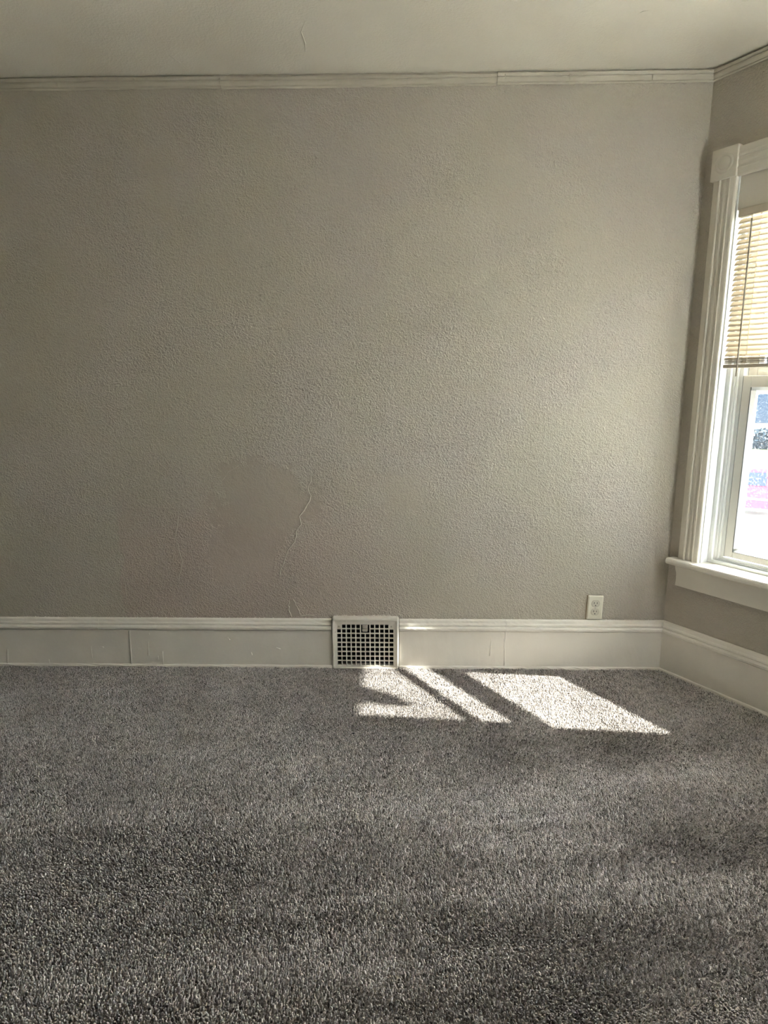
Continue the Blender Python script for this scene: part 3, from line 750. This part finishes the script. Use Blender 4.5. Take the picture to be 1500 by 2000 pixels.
low += [(1.35+0.37, 0.25)]+arch(1.35)+[(1.35-0.37, 0.25), (-1.35+0.37, 0.25)]+arch(-1.35)+[(-1.35-0.37, 0.25)]
loft('body', low, 0.86, 0.82, (0.3, 0.95), M['carpaint'], car)
loft('cabin', [(-1.75, 0.93), (-1.15, 1.40), (-0.8, 1.46), (0.35, 1.46), (0.65, 1.40), (1.25, 0.93)], 0.80, 0.62, (0.95, 1.45), M['carpaint'], car)
for pts in ([(-1.45, 0.98), (-1.05, 1.34), (-0.45, 1.37), (-0.45, 0.98)], [(-0.38, 0.98), (-0.38, 1.37), (0.35, 1.37), (0.62, 1.30), (0.98, 0.98)]):
    for sgn in (-1, 1):
        V = []
        for dd in (0.0, 0.012):
            V += [(xx, sgn*(0.80+(0.62-0.80)*(zz-0.95)/0.5+dd), zz) for xx, zz in pts]
        n = len(pts); link_mesh('side_window', V, [tuple(range(n)), tuple(range(n, 2*n))]+[(i, (i+1) % n, n+(i+1) % n, n+i) for i in range(n)], M['carglass'], car)
for sgn in (-1, 1):
    box('side_trim', (-1.75, min(sgn*0.84, sgn*0.87), 0.55), (1.75, max(sgn*0.84, sgn*0.87), 0.60), M['chrome'], car, 0.005)
    box('rocker', (-0.95, min(sgn*0.78, sgn*0.865), 0.20), (0.95, max(sgn*0.78, sgn*0.865), 0.30), M['tyre'], car, 0.01)
    for cx in (-1.35, 1.35):
        wl = lathe('wheel', [(0.31, -0.1), (0.33, -0.07), (0.33, 0.07), (0.31, 0.1), (0.2, 0.1)], lambda a, b, h, cx=cx, sgn=sgn: (cx+a, sgn*(0.74+h), 0.33+b), M['tyre'], car, 24)
        lathe('hub', [(0.2, 0.095), (0.19, 0.11), (0.06, 0.105), (0.03, 0.12)], lambda a, b, h, cx=cx, sgn=sgn: (cx+a, sgn*(0.74+h), 0.33+b), M['hub'], wl, 20)
for xx, nm in ((2.22, 'front_bumper'), (-2.3, 'rear_bumper')): box(nm, (xx, -0.8, 0.3), (xx+0.09, 0.8, 0.5), M['tyre'], car, 0.03)
# hedge
hg = empty('hedge', out(46), ORZ); tag(hg, 'dark clipped hedge at the edge of the lawn', 'hedge')
bm = bmesh.new(); bmesh.ops.create_grid(bm, x_segments=2, y_segments=2, size=0.01); bm.free()
V, Fc = [], []
for k in range(5200):
    a, b, c = random.uniform(-14, 14), random.uniform(-0.5, 0.5), random.uniform(0.05, 1.22)
    f = random.random()
    if f < 0.45: b = -0.5+random.gauss(0, .05)
    elif f < 0.7: c = 1.2+random.gauss(0, .05)
    u = Vector((random.gauss(0, 1), random.gauss(0, 1), random.gauss(0, 1))).normalized()*0.13; w = u.orthogonal().normalized()*0.08
    p = Vector((a, b, c)); i = len(V); V += [p-u, p+w, p+u, p-w]; Fc.append((i, i+1, i+2, i+3))
lf = link_mesh('foliage', V, Fc, M['hedge'], hg); lf['kind'] = 'stuff'
box('hedge_core', (-14, -0.42, 0.0), (14, 0.42, 1.1), M['hedge'], hg, 0.1)
# blue house
ho = empty('house', out(56, 2.0), ORZ); tag(ho, 'pale blue sided house across the street beyond the hedge', 'house')
box('wall', (-9, 0.0, 0.5), (9, 9, 6.2), M['siding'], ho)
box('foundation', (-9.1, -0.15, 0), (9.1, 9.1, 1.15), M['htrim'], ho)
V = [(-9.6, -0.7, 6.1), (9.6, -0.7, 6.1), (9.6, 9.7, 6.1), (-9.6, 9.7, 6.1), (-9.6, 4.5, 9.4), (9.6, 4.5, 9.4)]
link_mesh('roof', V, [(0, 1, 5, 4), (2, 3, 4, 5), (0, 4, 3), (1, 2, 5), (0, 3, 2, 1)], M['roof'], ho)
for cx in (-6.5, -3.5, 3.5, 6.5):
    for z0 in (1.7, 4.1):
        f = box('window', (cx-0.55, -0.06, z0), (cx+0.55, 0.02, z0+1.5), M['htrim'], ho, 0.02)
        for zz in (z0+0.1, z0+0.8): box('pane', (cx-0.45, -0.075, zz), (cx+0.45, -0.05, zz+0.6), M['hglass'], f)
dr = box('door', (-0.5, -0.1, 1.15), (0.5, 0.02, 3.3), M['htrim'], ho, 0.02); box('door_panel', (-0.38, -0.115, 2.1), (0.38, -0.09, 3.15), M['hglass'], dr)
# unseen square eave and flat bracket, placed to cut the sun patches
ez = 2.75; tt = ez/SUN_T
ev = empty('shadow_eave', (XR, D, ez)); struct(ev, 'unseen boxed eave outside the bay, shaped to cut the sun patches', 'eave')
exx = -0.148+0.9962*tt-XR
box('soffit', (-1.2, -4.2, 0.0), (exx, 1.2, 0.14), M['soffit'], ev)
brk = [(2.46, -0.17), (2.446, -0.108), (2.40, -0.02), (2.309, 0.085), (2.300, 0.02), (2.312, -0.05), (2.318, -0.081), (2.33, -0.17)]  # bracket outline projected back from the notch in the sun patch
V = []
for dd in (0.0, -0.04):
    V += [(exx+dd, yy-0.0872*tt-D, -max(0.0, (xx+0.148)*SUN_T)) for yy, xx in brk]
n = len(brk)
link_mesh('shadow_bracket', V, [tuple(range(n)), tuple(range(n, 2*n))]+[(i, (i+1) % n, n+(i+1) % n, n+i) for i in range(n)], M['soffit'], ev)
